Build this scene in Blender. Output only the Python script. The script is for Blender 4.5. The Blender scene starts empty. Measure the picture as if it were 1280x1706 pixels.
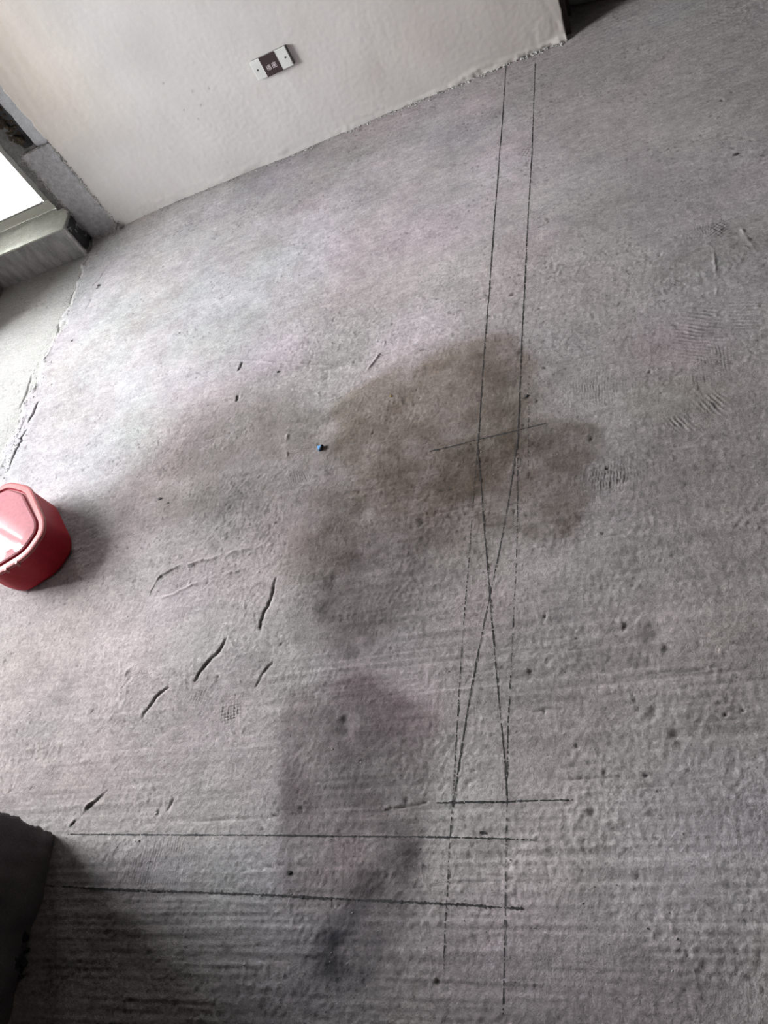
import bpy, bmesh, math, random
import numpy as np
from mathutils import Vector, Matrix
random.seed(7)
rng = np.random.default_rng(7)
SC = bpy.context.scene
COL = SC.collection

# ------------------------------------------------------------------ camera
CAM_H = 1.45
AX = np.array([[0.91921522, -0.17794153, -0.35125515],
               [0.04023558, -0.84494722, 0.53333414],
               [-0.39169436, -0.50438181, -0.76952876]])   # rows: world x,y,z in lens coordinates (right, down, forward)
FPX = 1277.0
cam_data = bpy.data.cameras.new('camera')
cam = bpy.data.objects.new('camera', cam_data)
COL.objects.link(cam)
m = Matrix.Identity(4)
for i in range(3):
    m[i][0], m[i][1], m[i][2] = AX[i][0], -AX[i][1], -AX[i][2]
m[2][3] = CAM_H
cam.matrix_world = m
cam_data.sensor_fit = 'HORIZONTAL'
cam_data.sensor_width = 36.0
cam_data.lens = FPX * 36.0 / 1280.0
cam_data.clip_start = 0.05
SC.camera = cam

# ------------------------------------------------------------------ sky, exposure, window portals
world = bpy.data.worlds.new('world'); SC.world = world
world.use_nodes = True
bg = world.node_tree.nodes['Background']
bg.inputs['Color'].default_value = (0.97, 0.985, 1.0, 1)
bg.inputs['Strength'].default_value = 9.0
wnt = world.node_tree                                   # bright overcast sky above the horizon, duller ground below it
wtc = wnt.nodes.new('ShaderNodeTexCoord'); wsp = wnt.nodes.new('ShaderNodeSeparateXYZ'); wrp = wnt.nodes.new('ShaderNodeValToRGB')
wmp = wnt.nodes.new('ShaderNodeMapRange'); wmp.inputs[1].default_value = -1; wmp.inputs[2].default_value = 1
wnt.links.new(wtc.outputs['Generated'], wsp.inputs[0]); wnt.links.new(wsp.outputs['Z'], wmp.inputs[0]); wnt.links.new(wmp.outputs[0], wrp.inputs[0])
wrp.color_ramp.elements[0].position = .47; wrp.color_ramp.elements[0].color = (.125, .127, .12, 1)
wrp.color_ramp.elements[1].position = .53; wrp.color_ramp.elements[1].color = (.97, .985, 1, 1)
wnt.links.new(wrp.outputs[0], bg.inputs['Color'])
SC.view_settings.view_transform = 'Standard'
SC.view_settings.look = 'None'
SC.view_settings.gamma = 1.0
SC.view_settings.use_curve_mapping = False
SC.view_settings.exposure = 3.1

def window_light(name, loc, target, w, h, power=None, color=(1, 1, 1)):
    d = bpy.data.lights.new(name, 'AREA'); d.shape = 'RECTANGLE'; d.size = w; d.size_y = h
    o = bpy.data.objects.new(name, d); COL.objects.link(o)
    o.location = loc
    o.rotation_euler = (Vector(target) - Vector(loc)).to_track_quat('-Z', 'Y').to_euler()
    if power is None:
        d.cycles.is_portal = True
    else:
        d.energy = power; d.color = color
    return o
WIN_Y0, WIN_Y1, WIN_Z0, WIN_Z1, WIN_X = 0.80, 2.70, 0.90, 2.50, -4.10
window_light('daylight_side_window', (WIN_X + .01, (WIN_Y0 + WIN_Y1) / 2, (WIN_Z0 + WIN_Z1) / 2),
             (0, (WIN_Y0 + WIN_Y1) / 2, (WIN_Z0 + WIN_Z1) / 2), WIN_Y1 - WIN_Y0, WIN_Z1 - WIN_Z0)
window_light('daylight_back_window', (-2.40, 2.80, .50), (-2.40, 0, .50), .5, .74)

# ------------------------------------------------------------------ helpers
def on_floor(u, v, z=0.0):
    r = AX @ np.array([u - 640.0, v - 853.0, FPX])
    t = (CAM_H - z) / -r[2]
    return (r[0] * t, r[1] * t)

BO = np.array([-1.97, 2.71]); BA = math.atan2(.087, 1.89)      # back wall line: origin at its left corner
BE = np.array([math.cos(BA), math.sin(BA)]); BN = np.array([-BE[1], BE[0]])
def back(s, n, z=0.0):
    p = BO + BE * s + BN * n
    return (p[0], p[1], z)

def link(name, me, mat=None, parent=None, kind=None, label=None, cat=None, group=None):
    o = bpy.data.objects.new(name, me); COL.objects.link(o)
    if mat is not None: o.data.materials.append(mat)
    if parent is not None: o.parent = parent
    tag(o, label, cat, group, kind)
    return o
def tag(o, label=None, cat=None, group=None, kind=None):
    if label: o['label'] = label
    if cat: o['category'] = cat
    if group: o['group'] = group
    if kind: o['kind'] = kind
def bm_obj(name, bm, mat=None, smooth=False, **kw):
    bmesh.ops.recalc_face_normals(bm, faces=bm.faces)
    me = bpy.data.meshes.new(name); bm.to_mesh(me); bm.free()
    if smooth:
        for p in me.polygons: p.use_smooth = True
    return link(name, me, mat, **kw)
def empty(name, loc, rz=0, **kw):
    o = bpy.data.objects.new(name, None); COL.objects.link(o)
    o.location = loc; o.rotation_euler = (0, 0, rz); o.empty_display_size = .05
    tag(o, **kw); return o
def box(bm, x0, x1, y0, y1, z0, z1, fn=None, bevel=0):
    c = [(x, y, z) for z in (z0, z1) for y in (y0, y1) for x in (x0, x1)]
    if fn: c = [fn(*p) for p in c]
    v = [bm.verts.new(p) for p in c]
    fs = [bm.faces.new([v[i] for i in f]) for f in ((0, 2, 3, 1), (4, 5, 7, 6), (0, 1, 5, 4), (2, 6, 7, 3), (0, 4, 6, 2), (1, 3, 7, 5))]
    if bevel:
        ed = list({e for f in fs for e in f.edges})
        bmesh.ops.bevel(bm, geom=ed, offset=bevel, segments=2, affect='EDGES', profile=.5)
def box_obj(name, b, mat, fn=None, bevel=0, **kw):
    bm = bmesh.new(); box(bm, *b, fn=fn, bevel=bevel)
    return bm_obj(name, bm, mat, **kw)
def grid_obj(name, P, mat, close=None, smooth=True, colors=None, **kw):
    """P: (rows, cols, 3) vertices; close: offset vector that gives the sheet its thickness"""
    R, Cn = P.shape[:2]
    V = P.reshape(-1, 3)
    idx = np.arange(R * Cn).reshape(R, Cn)
    F = np.stack([idx[:-1, :-1], idx[:-1, 1:], idx[1:, 1:], idx[1:, :-1]], -1).reshape(-1, 4)
    if close is not None:
        ring = np.concatenate([idx[0, :-1], idx[:-1, -1], idx[-1, :0:-1], idx[:0:-1, 0]])
        n0 = len(V); V = np.concatenate([V, V[ring] + np.array(close)])
        k = np.arange(len(ring)); k2 = (k + 1) % len(ring)
        F = np.concatenate([F, np.stack([ring[k2], ring[k], n0 + k, n0 + k2], -1)])
    me = bpy.data.meshes.new(name)
    me.vertices.add(len(V)); me.vertices.foreach_set('co', V.astype(np.float32).ravel())
    me.loops.add(F.size); me.loops.foreach_set('vertex_index', F.astype(np.int32).ravel())
    me.polygons.add(len(F)); me.polygons.foreach_set('loop_start', np.arange(0, F.size, 4, dtype=np.int32))
    me.polygons.foreach_set('loop_total', np.full(len(F), 4, np.int32))
    me.update(calc_edges=True)
    sm = np.zeros(len(F), bool); sm[:(R - 1) * (Cn - 1)] = smooth
    me.polygons.foreach_set('use_smooth', sm)
    if colors is not None:
        a = me.color_attributes.new('surface', 'FLOAT_COLOR', 'POINT')
        c = np.ones((len(V), 4), np.float32); c[:R * Cn, :3] = colors.reshape(-1, 3)
        a.data.foreach_set('color', c.ravel())
    return link(name, me, mat, **kw)
def gauss_filter(a, sy, sx):
    fy = np.fft.fftfreq(a.shape[0])[:, None]; fx = np.fft.rfftfreq(a.shape[1])[None, :]
    return np.fft.irfft2(np.fft.rfft2(a) * np.exp(-2 * np.pi ** 2 * ((fx * sx) ** 2 + (fy * sy) ** 2)), a.shape)
def noise(shape, sy, sx, seed, ang=0.0):
    g = np.random.default_rng(seed).standard_normal(shape)
    fy = np.fft.fftfreq(shape[0])[:, None]; fx = np.fft.rfftfreq(shape[1])[None, :]
    ca, sa = math.cos(ang), math.sin(ang)
    gx = fx * ca + fy * sa; gy = -fx * sa + fy * ca
    r = np.fft.irfft2(np.fft.rfft2(g) * np.exp(-2 * np.pi ** 2 * ((gx * sx) ** 2 + (gy * sy) ** 2)), shape)
    return (r - r.mean()) / r.std()

# ------------------------------------------------------------------ materials
class Mat:
    def __init__(s, name, color=(.5, .5, .5), rough=.8, **kw):
        s.m = bpy.data.materials.new(name); s.m.use_nodes = True
        s.nt = s.m.node_tree; s.b = s.nt.nodes['Principled BSDF']
        s.b.inputs['Base Color'].default_value = (*color, 1); s.b.inputs['Roughness'].default_value = rough
        for k, v in kw.items(): s.b.inputs[k.replace('_', ' ')].default_value = v
        s.co = s.nt.nodes.new('ShaderNodeTexCoord').outputs['Object']
    def n(s, t): return s.nt.nodes.new(t)
    def l(s, a, b): s.nt.links.new(a, b)
    def noise(s, scale, detail=4, rough=.6, stretch=(1, 1, 1), dist=0):
        mp = s.n('ShaderNodeMapping'); mp.inputs['Scale'].default_value = stretch; s.l(s.co, mp.inputs['Vector'])
        x = s.n('ShaderNodeTexNoise'); x.inputs['Scale'].default_value = scale; x.inputs['Detail'].default_value = detail
        x.inputs['Roughness'].default_value = rough; x.inputs['Distortion'].default_value = dist
        s.l(mp.outputs[0], x.inputs['Vector']); return x.outputs['Fac']
    def ramp(s, fac, stops):
        r = s.n('ShaderNodeValToRGB'); e = r.color_ramp.elements
        while len(e) < len(stops): e.new(.5)
        for k, (p, c) in enumerate(stops):
            e[k].position = p; e[k].color = (*c, 1) if len(c) == 3 else c
        s.l(fac, r.inputs['Fac']); return r.outputs['Color']
    def mix(s, a, b, fac, mode='MIX'):
        x = s.n('ShaderNodeMix'); x.data_type = 'RGBA'; x.blend_type = mode
        for inp, v in ((x.inputs[0], fac), (x.inputs[6], a), (x.inputs[7], b)):
            if isinstance(v, (int, float)): inp.default_value = v
            elif isinstance(v, tuple): inp.default_value = (*v, 1)
            else: s.l(v, inp)
        return x.outputs[2]
    def color(s, o): s.l(o, s.b.inputs['Base Color'])
    def bump(s, fac, dist=.001, strength=1.0):
        x = s.n('ShaderNodeBump'); x.inputs['Distance'].default_value = dist; x.inputs['Strength'].default_value = strength
        s.l(fac, x.inputs['Height'])
        if s.b.inputs['Normal'].links: s.l(s.b.inputs['Normal'].links[0].from_socket, x.inputs['Normal'])
        s.l(x.outputs[0], s.b.inputs['Normal'])

def concrete(name, c, var=.18, scale=9, bump=.0012, grain=220, stretch=(1, 1, 1)):
    M = Mat(name, c, .92)
    a = M.noise(scale, 6, .65, stretch); d = tuple(x * (1 - var) for x in c); e = tuple(min(1, x * (1 + var)) for x in c)
    base = M.ramp(a, [(.3, d), (.7, e)])
    g = M.noise(grain, 3, .7)
    base = M.mix(base, M.ramp(g, [(.3, (.78, .78, .78)), (.7, (1.12, 1.12, 1.12))]), 1.0, 'MULTIPLY')
    M.color(base); M.bump(g, bump); M.bump(a, bump * 2)
    M.b.inputs['Specular IOR Level'].default_value = .25
    return M.m

def floor_material():
    M = Mat('screed_floor', (.3, .3, .3), .93); M.b.inputs['Specular IOR Level'].default_value = .2
    at = M.n('ShaderNodeAttribute'); at.attribute_name = 'surface'
    g1 = M.noise(300, 3, .75); g2 = M.noise(120, 4, .65); g3 = M.noise(30, 5, .6, (1, 2.2, 1), .4)
    c = M.mix(at.outputs['Color'], M.ramp(g1, [(.3, (.70, .70, .70)), (.7, (1.28, 1.28, 1.28))]), 1.0, 'MULTIPLY')
    c = M.mix(c, M.ramp(g2, [(.32, (.86, .855, .85)), (.68, (1.12, 1.12, 1.12))]), 1.0, 'MULTIPLY')
    c = M.mix(c, M.ramp(g3, [(.32, (.91, .905, .90)), (.68, (1.07, 1.07, 1.07))]), 1.0, 'MULTIPLY')
    M.color(c)
    M.bump(g2, .0005, .8); M.bump(g1, .0013, 1.0); M.bump(M.noise(800, 2, .7), .0005, 1.0)
    return M.m
FLOOR_M = floor_material()

def plaster_material():
    M = Mat('wall_plaster', (.7, .69, .66), .85); M.b.inputs['Specular IOR Level'].default_value = .3
    at = M.n('ShaderNodeAttribute'); at.attribute_name = 'surface'
    g = M.noise(300, 3, .6); k = M.noise(14, 5, .6, (1, 1, .35))
    c = M.mix(at.outputs['Color'], M.ramp(g, [(.3, (.965, .965, .965)), (.7, (1.03, 1.03, 1.03))]), 1.0, 'MULTIPLY')
    c = M.mix(c, M.ramp(k, [(.3, (.97, .965, .96)), (.7, (1.03, 1.03, 1.03))]), 1.0, 'MULTIPLY')
    M.color(c); M.bump(g, .0003, .6); M.bump(k, .002, .5)
    return M.m
PLASTER_M = plaster_material()
ROOM_M = concrete('bare_room_plaster', (.25, .225, .21), .1)
BALCONY_M = concrete('balcony_plaster', (.42, .41, .40), .08)
PIER_M = concrete('dark_pier_render', (.115, .10, .105), .25, 7)
COLUMN_M = concrete('column_concrete', (.55, .55, .565), .24, 45, .002, 260)
COLUMN_TOP_M = concrete('column_smooth_concrete', (.66, .67, .70), .12, 30, .001, 240)
PARAPET_M = concrete('parapet_render', (.38, .38, .38), .35, 14, .0012, 240, (2.2, 2.2, .7))
MORTAR_M = concrete('mortar_crumb', (.50, .49, .48), .3, 60, .001, 300)
RUBBLE_M = concrete('rubble_fill', (.12, .095, .07), .6, 60, .004, 200)
SILL_M = concrete('sill_paint', (.64, .66, .59), .14, 16, .0003, 160)
DARK_M = concrete('dark_debris', (.03, .032, .034), .5, 60, .003, 200)
INK_M = Mat('ink', (.028, .026, .028), .9).m
FRAME_M = Mat('window_frame_grey', (.34, .345, .33), .45).m
FRAME_W = Mat('window_frame_pale', (.74, .75, .69), .45).m
JAMB_M = concrete('dark_jamb', (.07, .055, .05), .2, 20)
TEAL_M = concrete('teal_door_paint', (.34, .40, .39), .08, 10, .0003)
def glass():
    m = bpy.data.materials.new('pane_glass'); m.use_nodes = True; nt = m.node_tree
    nt.nodes.clear(); out = nt.nodes.new('ShaderNodeOutputMaterial')
    t = nt.nodes.new('ShaderNodeBsdfTransparent'); t.inputs[0].default_value = (.97, .97, .97, 1)
    g = nt.nodes.new('ShaderNodeBsdfGlossy'); g.inputs['Roughness'].default_value = .02
    f = nt.nodes.new('ShaderNodeFresnel'); f.inputs[0].default_value = 1.35
    x = nt.nodes.new('ShaderNodeMixShader')
    nt.links.new(f.outputs[0], x.inputs[0]); nt.links.new(t.outputs[0], x.inputs[1]); nt.links.new(g.outputs[0], x.inputs[2])
    nt.links.new(x.outputs[0], out.inputs[0]); return m
GLASS_M = glass()

# ------------------------------------------------------------------ floor: fine relief grid with its own stains and toned patches
DX = 0.0032
fx = np.arange(-2.86, 0.70, DX); fy = np.arange(-0.22, 2.98, DX)
NX, NY = len(fx), len(fy); SH = (NY, NX)
XX, YY = np.meshgrid(fx, fy)
def N(sy, sx, seed, ang=0.0): return noise(SH, sy / DX, sx / DX, seed, ang)     # metres
warp_x = N(.03, .03, 91) * .010 + N(.008, .008, 93) * .004
warp_y = N(.03, .03, 92) * .010 + N(.008, .008, 94) * .004
def poly(pts, soft=.01, warp=1.0):
    """mask of a patch given by its outline on the floor, ragged edge, blurred by soft metres"""
    P = np.array([p[1:] if p[0] == 'm' else on_floor(*p) for p in pts], float)
    X = XX + warp_x * warp; Y = YY + warp_y * warp
    inside = np.zeros(SH, bool)
    n = len(P)
    for i in range(n):
        x0, y0 = P[i]; x1, y1 = P[(i + 1) % n]
        if y0 == y1: continue
        inside ^= ((y0 > Y) != (y1 > Y)) & (X < (x1 - x0) * (Y - y0) / (y1 - y0) + x0)
    return np.clip(gauss_filter(inside.astype(float), soft / DX, soft / DX), 0, 1)
def window_of(P, pad):
    i0 = np.searchsorted(fx, P[:, 0].min() - pad); i1 = np.searchsorted(fx, P[:, 0].max() + pad)
    j0 = np.searchsorted(fy, P[:, 1].min() - pad); j1 = np.searchsorted(fy, P[:, 1].max() + pad)
    return slice(j0, j1), slice(i0, i1)
def stroke(pts, w, taper=True, jit=0.0015):
    """distance mask (0..1) around a polyline on the floor; pts in picture coordinates turned into floor metres"""
    P = np.array([on_floor(*p) for p in pts]); sl = window_of(P, w * 4)
    X = XX[sl] + warp_x[sl] * jit * 60; Y = YY[sl] + warp_y[sl] * jit * 60
    L = np.concatenate([[0], np.cumsum(np.hypot(*np.diff(P, axis=0).T))])
    best = np.full(X.shape, 9.0); tt = np.zeros(X.shape)
    for i in range(len(P) - 1):
        d = P[i + 1] - P[i]; l2 = max(d @ d, 1e-9)
        t = np.clip(((X - P[i, 0]) * d[0] + (Y - P[i, 1]) * d[1]) / l2, 0, 1)
        D = np.hypot(X - P[i, 0] - t * d[0], Y - P[i, 1] - t * d[1])
        k = D < best; best = np.where(k, D, best); tt = np.where(k, (L[i] + t * math.sqrt(l2)) / L[-1], tt)
    ww = w * (np.sqrt(np.clip(4 * tt * (1 - tt), 0.02, 1)) if taper else 1)
    return sl, np.exp(-(best / ww) ** 2)
def dab(u, v, r):
    p = np.array([on_floor(u, v)]); sl = window_of(p, r * 3.2)
    d = np.hypot(XX[sl] - p[0, 0] + warp_x[sl] * .4, YY[sl] - p[0, 1] + warp_y[sl] * .4)
    return sl, np.exp(-(d / r) ** 2)

H = np.zeros(SH)
room = poly([(146, 418), (118, 500), (98, 548), (60, 620), (38, 690), ('m', -2.14, 1.4), ('m', -2.15, -2), ('m', 6, -2), ('m', 6, 8), ('m', -2.10, 8)], .006, 1.3)
smooth_zone = poly([(150, 380), (900, 60), (1280, 100), (1280, 300), (800, 420), (420, 520), (300, 640), (120, 900), (-100, 900), (-60, 380)], .12)
low_zone = poly([(560, 800), (1400, 850), (1400, 1900), (-100, 1900), (0, 1300), (420, 1180), (560, 980)], .12)
trowel = N(.0017, .11, 1, 0.0) * .9 + N(.0036, .16, 2, .03) * .7 + N(.003, .05, 3, -.05) * .4
patchy = 1 / (1 + np.exp(-2.4 * (N(.05, .16, 4) - .1)))
corner_zone = 1 - .6 * poly([(-100, 1380), (100, 1380), (230, 1500), (260, 1620), (330, 1900), (-200, 1900)], .06)
H += trowel * corner_zone * (.00016 + .00036 * low_zone * patchy) * (1 - .5 * smooth_zone)
# a few coarse combed ridges
comb = np.clip(N(.0035, .30, 5, .012) - 1.2, 0, 2)
H += comb * corner_zone * .0009 * low_zone * patchy
H += N(.0022, .0022, 6) * .00030 * (1 - .55 * smooth_zone)
rough_p = 1 / (1 + np.exp(-4 * (N(.035, .045, 7) - .7)))
H += np.clip(N(.0022, .0026, 8), -1, 2.2) * .00040 * rough_p * (.35 + .65 * (1 - smooth_zone))
H += N(.10, .12, 9) * .0016 + N(.03, .04, 10) * .0006
pits = np.clip(N(.0028, .0028, 11) - 2.9, 0, 1.4)
H -= pits * .0035
# the balcony floor sits a little lower behind the ragged mortar edge
H -= (1 - room) * .010
edge_z = 4 * room * (1 - room)
H += edge_z * (.003 + .0030 * np.clip(N(.02, .02, 12), -1, 2))
N_BREAK = N(.008, .010, 71)
def smooth_line(pts):
    P = np.array(pts, float)
    for _ in range(2):
        q = [P[0]]
        for a, b in zip(P[:-1], P[1:]): q += [a * .75 + b * .25, a * .25 + b * .75]
        P = np.array(q + [P[-1]])
    P[1:-1] += rng.normal(0, .8, P[1:-1].shape)
    return P
DARK = np.zeros(SH)         # dark tone of gouges, treads, spots and flecks
def gouge(pts, w, depth, dark=None, **k):
    big = depth > .0055
    dark = (.45 if big else .08) if dark is None else dark
    depth *= .75 if big else .45; w *= .72
    sl, mk = stroke(smooth_line(pts), w, **k); mk = mk * np.clip(1 + (.15 if big else .6) * N_BREAK[sl], 0, 1.3); H[sl] -= mk * depth; DARK[sl] = np.maximum(DARK[sl], mk * dark)
def ridge(pts, w, h, **k):
    sl, mk = stroke(smooth_line(pts), w, **k); mk = mk * np.clip(.5 + .7 * N_BREAK[sl], 0, 1.4); H[sl] += mk * h
for g in [([(461, 963), (453, 995), (444, 1018), (437, 1032), (434, 1052)], .0042, .0085),
          ([(378, 1062), (367, 1082), (344, 1104), (332, 1120), (322, 1138)], .0048, .010),
          ([(280, 1145), (266, 1155), (254, 1170), (241, 1190)], .0042, .0090),
          ([(455, 1102), (442, 1116), (433, 1130), (427, 1146)], .0030, .0060),
          ([(222, 1215), (232, 1203), (243, 1188)], .0025, .003),
          ([(183, 1314), (165, 1332), (148, 1348), (128, 1369), (114, 1378)], .0034, .0052, .22),
          ([(175, 1324), (150, 1340), (134, 1356)], .0026, .0045, .15),
          ([(289, 1331), (287, 1340), (281, 1352)], .0030, .006),
          ([(66, 668), (56, 686), (47, 704)], .0060, .012), ([(44, 715), (34, 737), (24, 752), (18, 775)], .0052, .010),
          ([(52, 672), (40, 705), (20, 740)], .0025, .005), ([(25, 752), (14, 785)], .003, .006),
          ([(152, 418), (140, 440), (124, 474), (110, 508)], .003, .006), ([(97, 535), (91, 555)], .006, .007),
          ([(50, 620), (42, 650), (28, 680)], .006, .006), ([(12, 690), (10, 725)], .003, .005),
          ([(196, 420), (180, 440), (172, 455), (150, 482), (120, 503)], .003, .0035), ([(153, 495), (142, 515)], .006, .004),
          ([(404, 602), (398, 618)], .0045, .009), ([(398, 658), (393, 670)], .0045, .009),
          ([(640, 1348), (668, 1344), (720, 1336)], .0030, .006), ([(880, 1303), (990, 1296), (1120, 1290), (1170, 1282)], .0022, .0042),
          ([(865, 1322), (990, 1314), (1110, 1310), (1200, 1300)], .0020, .0034), ([(900, 1090), (1000, 1078)], .0018, .003), ([(860, 1290), (960, 1275), (1030, 1270)], .0018, .003), ([(1025, 1130), (1240, 1108)], .0018, .003),
          ([(885, 1185), (945, 1178)], .003, .005), ([(840, 922), (960, 902), (1060, 884)], .0022, .003), ([(880, 790), (1010, 765), (1280, 735)], .0022, .0028),
          ([(740, 745), (700, 700), (660, 650)], .0016, .002), ([(680, 1480), (760, 1470), (880, 1462)], .0022, .004),
          ([(900, 600), (1050, 565), (1200, 520)], .002, .002), ([(300, 1370), (400, 1366), (470, 1358)], .0024, .0045), ([(230, 1345), (340, 1340)], .002, .0035),
          ([(480, 1440), (420, 1450), (300, 1452)], .002, .004), ([(300, 1580), (500, 1572), (620, 1578)], .002, .003), ([(250, 1602), (560, 1598)], .002, .003),
          ([(1050, 1150), (1064, 1190)], .002, .004), ([(1038, 352), (1008, 358), (1012, 366)], .0018, .0025),
          ([(912, 248), (908, 240), (960, 244), (972, 248)], .0016, .0018)]:
    gouge(*g)
for g in [([(642, 566), (632, 590), (612, 618), (585, 645), (560, 665)], .0035, .0030), ([(562, 662), (540, 665), (520, 650)], .004, .003),
          ([(248, 990), (262, 960), (300, 942), (345, 932), (400, 915), (470, 905)], .0034, .0040), ([(262, 998), (300, 985), (330, 968), (400, 950)], .0032, .0032),
          ([(312, 940), (316, 975)], .0022, .0022), ([(365, 1040), (400, 1036), (378, 1060), (390, 1080), (430, 1100)], .0024, .0022),
          ([(1228, 366), (1240, 392), (1260, 420)], .003, .0020), ([(1180, 402), (1192, 420), (1190, 460), (1194, 500)], .0024, .002),
          ([(1196, 422), (1230, 405)], .0024, .002), ([(484, 705), (474, 735), (478, 760)], .005, .003),
          ([(116, 1376), (136, 1352), (172, 1320)], .0034, .0040), ([(212, 1160), (206, 1120), (240, 1098), (260, 1130)], .003, .0025),
          ([(350, 600), (470, 605), (600, 612)], .0035, .0022), ([(455, 640), (510, 655), (570, 650)], .004, .003)]:
    ridge(*g)
# shoe prints: small combs of tread
def tread(u, v, r, ang, pitch=.0065, h=.0009, dots=False):
    p = on_floor(u, v); sl = window_of(np.array([p]), r * 1.6)
    dx = XX[sl] - p[0]; dy = YY[sl] - p[1]
    a = dx * math.cos(ang) + dy * math.sin(ang); b = -dx * math.sin(ang) + dy * math.cos(ang)
    mk = np.exp(-((a / r) ** 2 + (b / (r * .62)) ** 2) ** 2)
    wv = np.sin(2 * math.pi * a / pitch + warp_x[sl] * 120)
    if dots: wv = wv * np.sin(2 * math.pi * b / pitch)
    H[sl] += mk * wv * h * 1.4 * np.clip(1 + .7 * N_BREAK[sl], 0, 2); DARK[sl] = np.maximum(DARK[sl], mk * .16 * (wv < 0))
for t in [(1165, 182, .055, .9), (1240, 182, .042, 1.3), (1163, 388, .035, .2), (1205, 378, .045, .5, .0065, .0009, True), (875, 252, .030, 1.0, .006, .0012, True),
          (1115, 478, .030, .7), (500, 745, .075, 1.2), (490, 800, .05, .4), (640, 580, .045, .9), (385, 1180, .045, .9, .011, .0016, True), (340, 1160, .04, .5, .011, .0014, True),
          (75, 1300, .05, .3, .010, .0014, True), (235, 1120, .05, .6, .009, .0012, True), (300, 960, .05, 1.1, .010, .0013, True),
          (1165, 555, .075, 1.1, .010, .0012), (1180, 610, .06, .7, .010, .0012, True), (1240, 520, .06, 1.2, .009, .001), (610, 330, .06, 1.0, .008, .001, True), (520, 350, .05, .7, .008, .001, True),
          (1160, 690, .07, .5, .009, .0008), (980, 650, .09, .1, .006, .0005), (1020, 790, .09, .1, .006, .0005), (270, 1440, .11, .1, .006, .0006), (690, 350, .05, 1.0, .009, .0008, True)]:
    tread(*t)
for u, v, r, k in [(165, 476, .007, .75), (575, 1195, .010, .75), (577, 1217, .016, .55), (572, 1208, .028, .25), (484, 1454, .005, .8), (1122, 1224, .012, .45), (1126, 1243, .008, .4),
                   (1118, 1075, .008, .35), (1090, 1052, .02, .25), (588, 1088, .022, .35), (678, 1326, .007, .5), (555, 970, .026, .22), (545, 1015, .018, .25), (890, 1116, .006, .6), (1010, 1288, .005, .5),
                   (982, 1355, .009, .4), (985, 732, .007, .5), (877, 660, .006, .6), (894, 668, .005, .5), (870, 585, .012, .3), (852, 490, .007, .3), (120, 567, .005, .5), (100, 548, .004, .5),
                   (702, 868, .010, .4), (262, 1355, .005, .5), (332, 1385, .004, .5), (1045, 1040, .006, .4), (1085, 1190, .010, .3), (1225, 260, .005, .5), (730, 1640, .006, .3), (540, 628, .01, .2)]:
    sl, mk = dab(u, v, r * .8); DARK[sl] = np.maximum(DARK[sl], mk * k); H[sl] -= mk * .003
scuff_patch = 1 / (1 + np.exp(-5 * (N(.035, .045, 81) - .35)))
fleck = np.clip(N(.0035, .0022, 82, .5) - 1.2, 0, 1.2) * scuff_patch + .5 * np.clip(N(.0025, .0025, 83) - 1.9, 0, 1)
DARK = np.maximum(DARK, .38 * np.clip(fleck, 0, 1)); H -= fleck * .0007

# colour of the screed, in place: dusty, damp and soiled patches
base = np.array([.350, .320, .323])
C = np.ones(SH + (3,)) * base
tone = 1 + .055 * N(.16, .20, 20) + .045 * N(.05, .07, 21) + .04 * N(.012, .016, 22) + (.012 + .03 * low_zone) * N(.0035, .09, 23) + .045 * N(.0045, .005, 26)
C *= np.clip(tone, .6, 1.5)[..., None]
hue = N(.06, .07, 24)[..., None]
C *= 1 + hue * np.array([.009, -.007, .002]) + N(.08, .10, 25)[..., None] * np.array([.006, .003, -.010])
BLOT = 1 + .14 * N(.022, .026, 95) + .08 * N(.007, .009, 96)
def tint(mul):
    mul = np.array(mul); g = mul.mean(); return g ** (1.7 if g < 1 else 1.1) * (mul / g) ** 1.0
def blend(mask, mul):
    global C
    mask = np.clip(mask * BLOT, 0, 1.25)
    C = C * (1 - mask[..., None] + mask[..., None] * tint(mul))
blend(poly([(140, 400), (470, 270), (560, 420), (470, 560), (300, 660), (150, 830), (-200, 900), (-100, 400)], .10), (1.12, 1.19, 1.215))   # fine pale dust, with brightness from the window painted in
blend(poly([(560, 240), (820, 140), (1000, 300), (760, 560), (600, 610), (420, 640), (430, 480)], .08), (1.14, 1.14, 1.16))
blend(poly([(490, 670), (505, 625), (600, 600), (700, 500), (790, 490), (740, 565), (640, 612), (580, 665), (530, 680)], .012), (1.13, 1.12, 1.14))
blend(poly([(-50, 1060), (300, 1010), (330, 1180), (200, 1260), (110, 1380), (-60, 1340)], .05), (1.15, 1.14, 1.11))
blend(poly([(150, 840), (250, 760), (330, 700), (440, 660), (560, 690), (620, 640), (720, 590), (745, 566), (800, 552), (866, 560), (900, 620), (915, 665), (960, 700), (1010, 745),
            (990, 820), (955, 885), (900, 905), (830, 900), (700, 1000), (620, 1080), (540, 1080), (470, 900), (330, 860), (200, 900)], .035), (.815, .785, .76))
blend(poly([(555, 672), (615, 625), (700, 600), (745, 568), (800, 556), (868, 562), (886, 610), (880, 690), (840, 800), (720, 870), (600, 850), (560, 760)], .010), (.885, .845, .775))
blend(poly([(560, 740), (700, 720), (800, 720), (830, 800), (760, 860), (680, 960), (560, 960), (520, 860)], .03), (.83, .81, .79))
blend(poly([(795, 722), (870, 703), (945, 697), (982, 712), (1010, 748), (992, 800), (982, 850), (955, 885), (905, 896), (860, 880), (800, 872), (785, 800)], .006, .8), (.82, .79, .75))
blend(poly([(470, 930), (560, 880), (700, 900), (750, 1000), (700, 1180), (640, 1330), (560, 1380), (500, 1200), (520, 1040)], .05), (.80, .79, .80))
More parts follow.
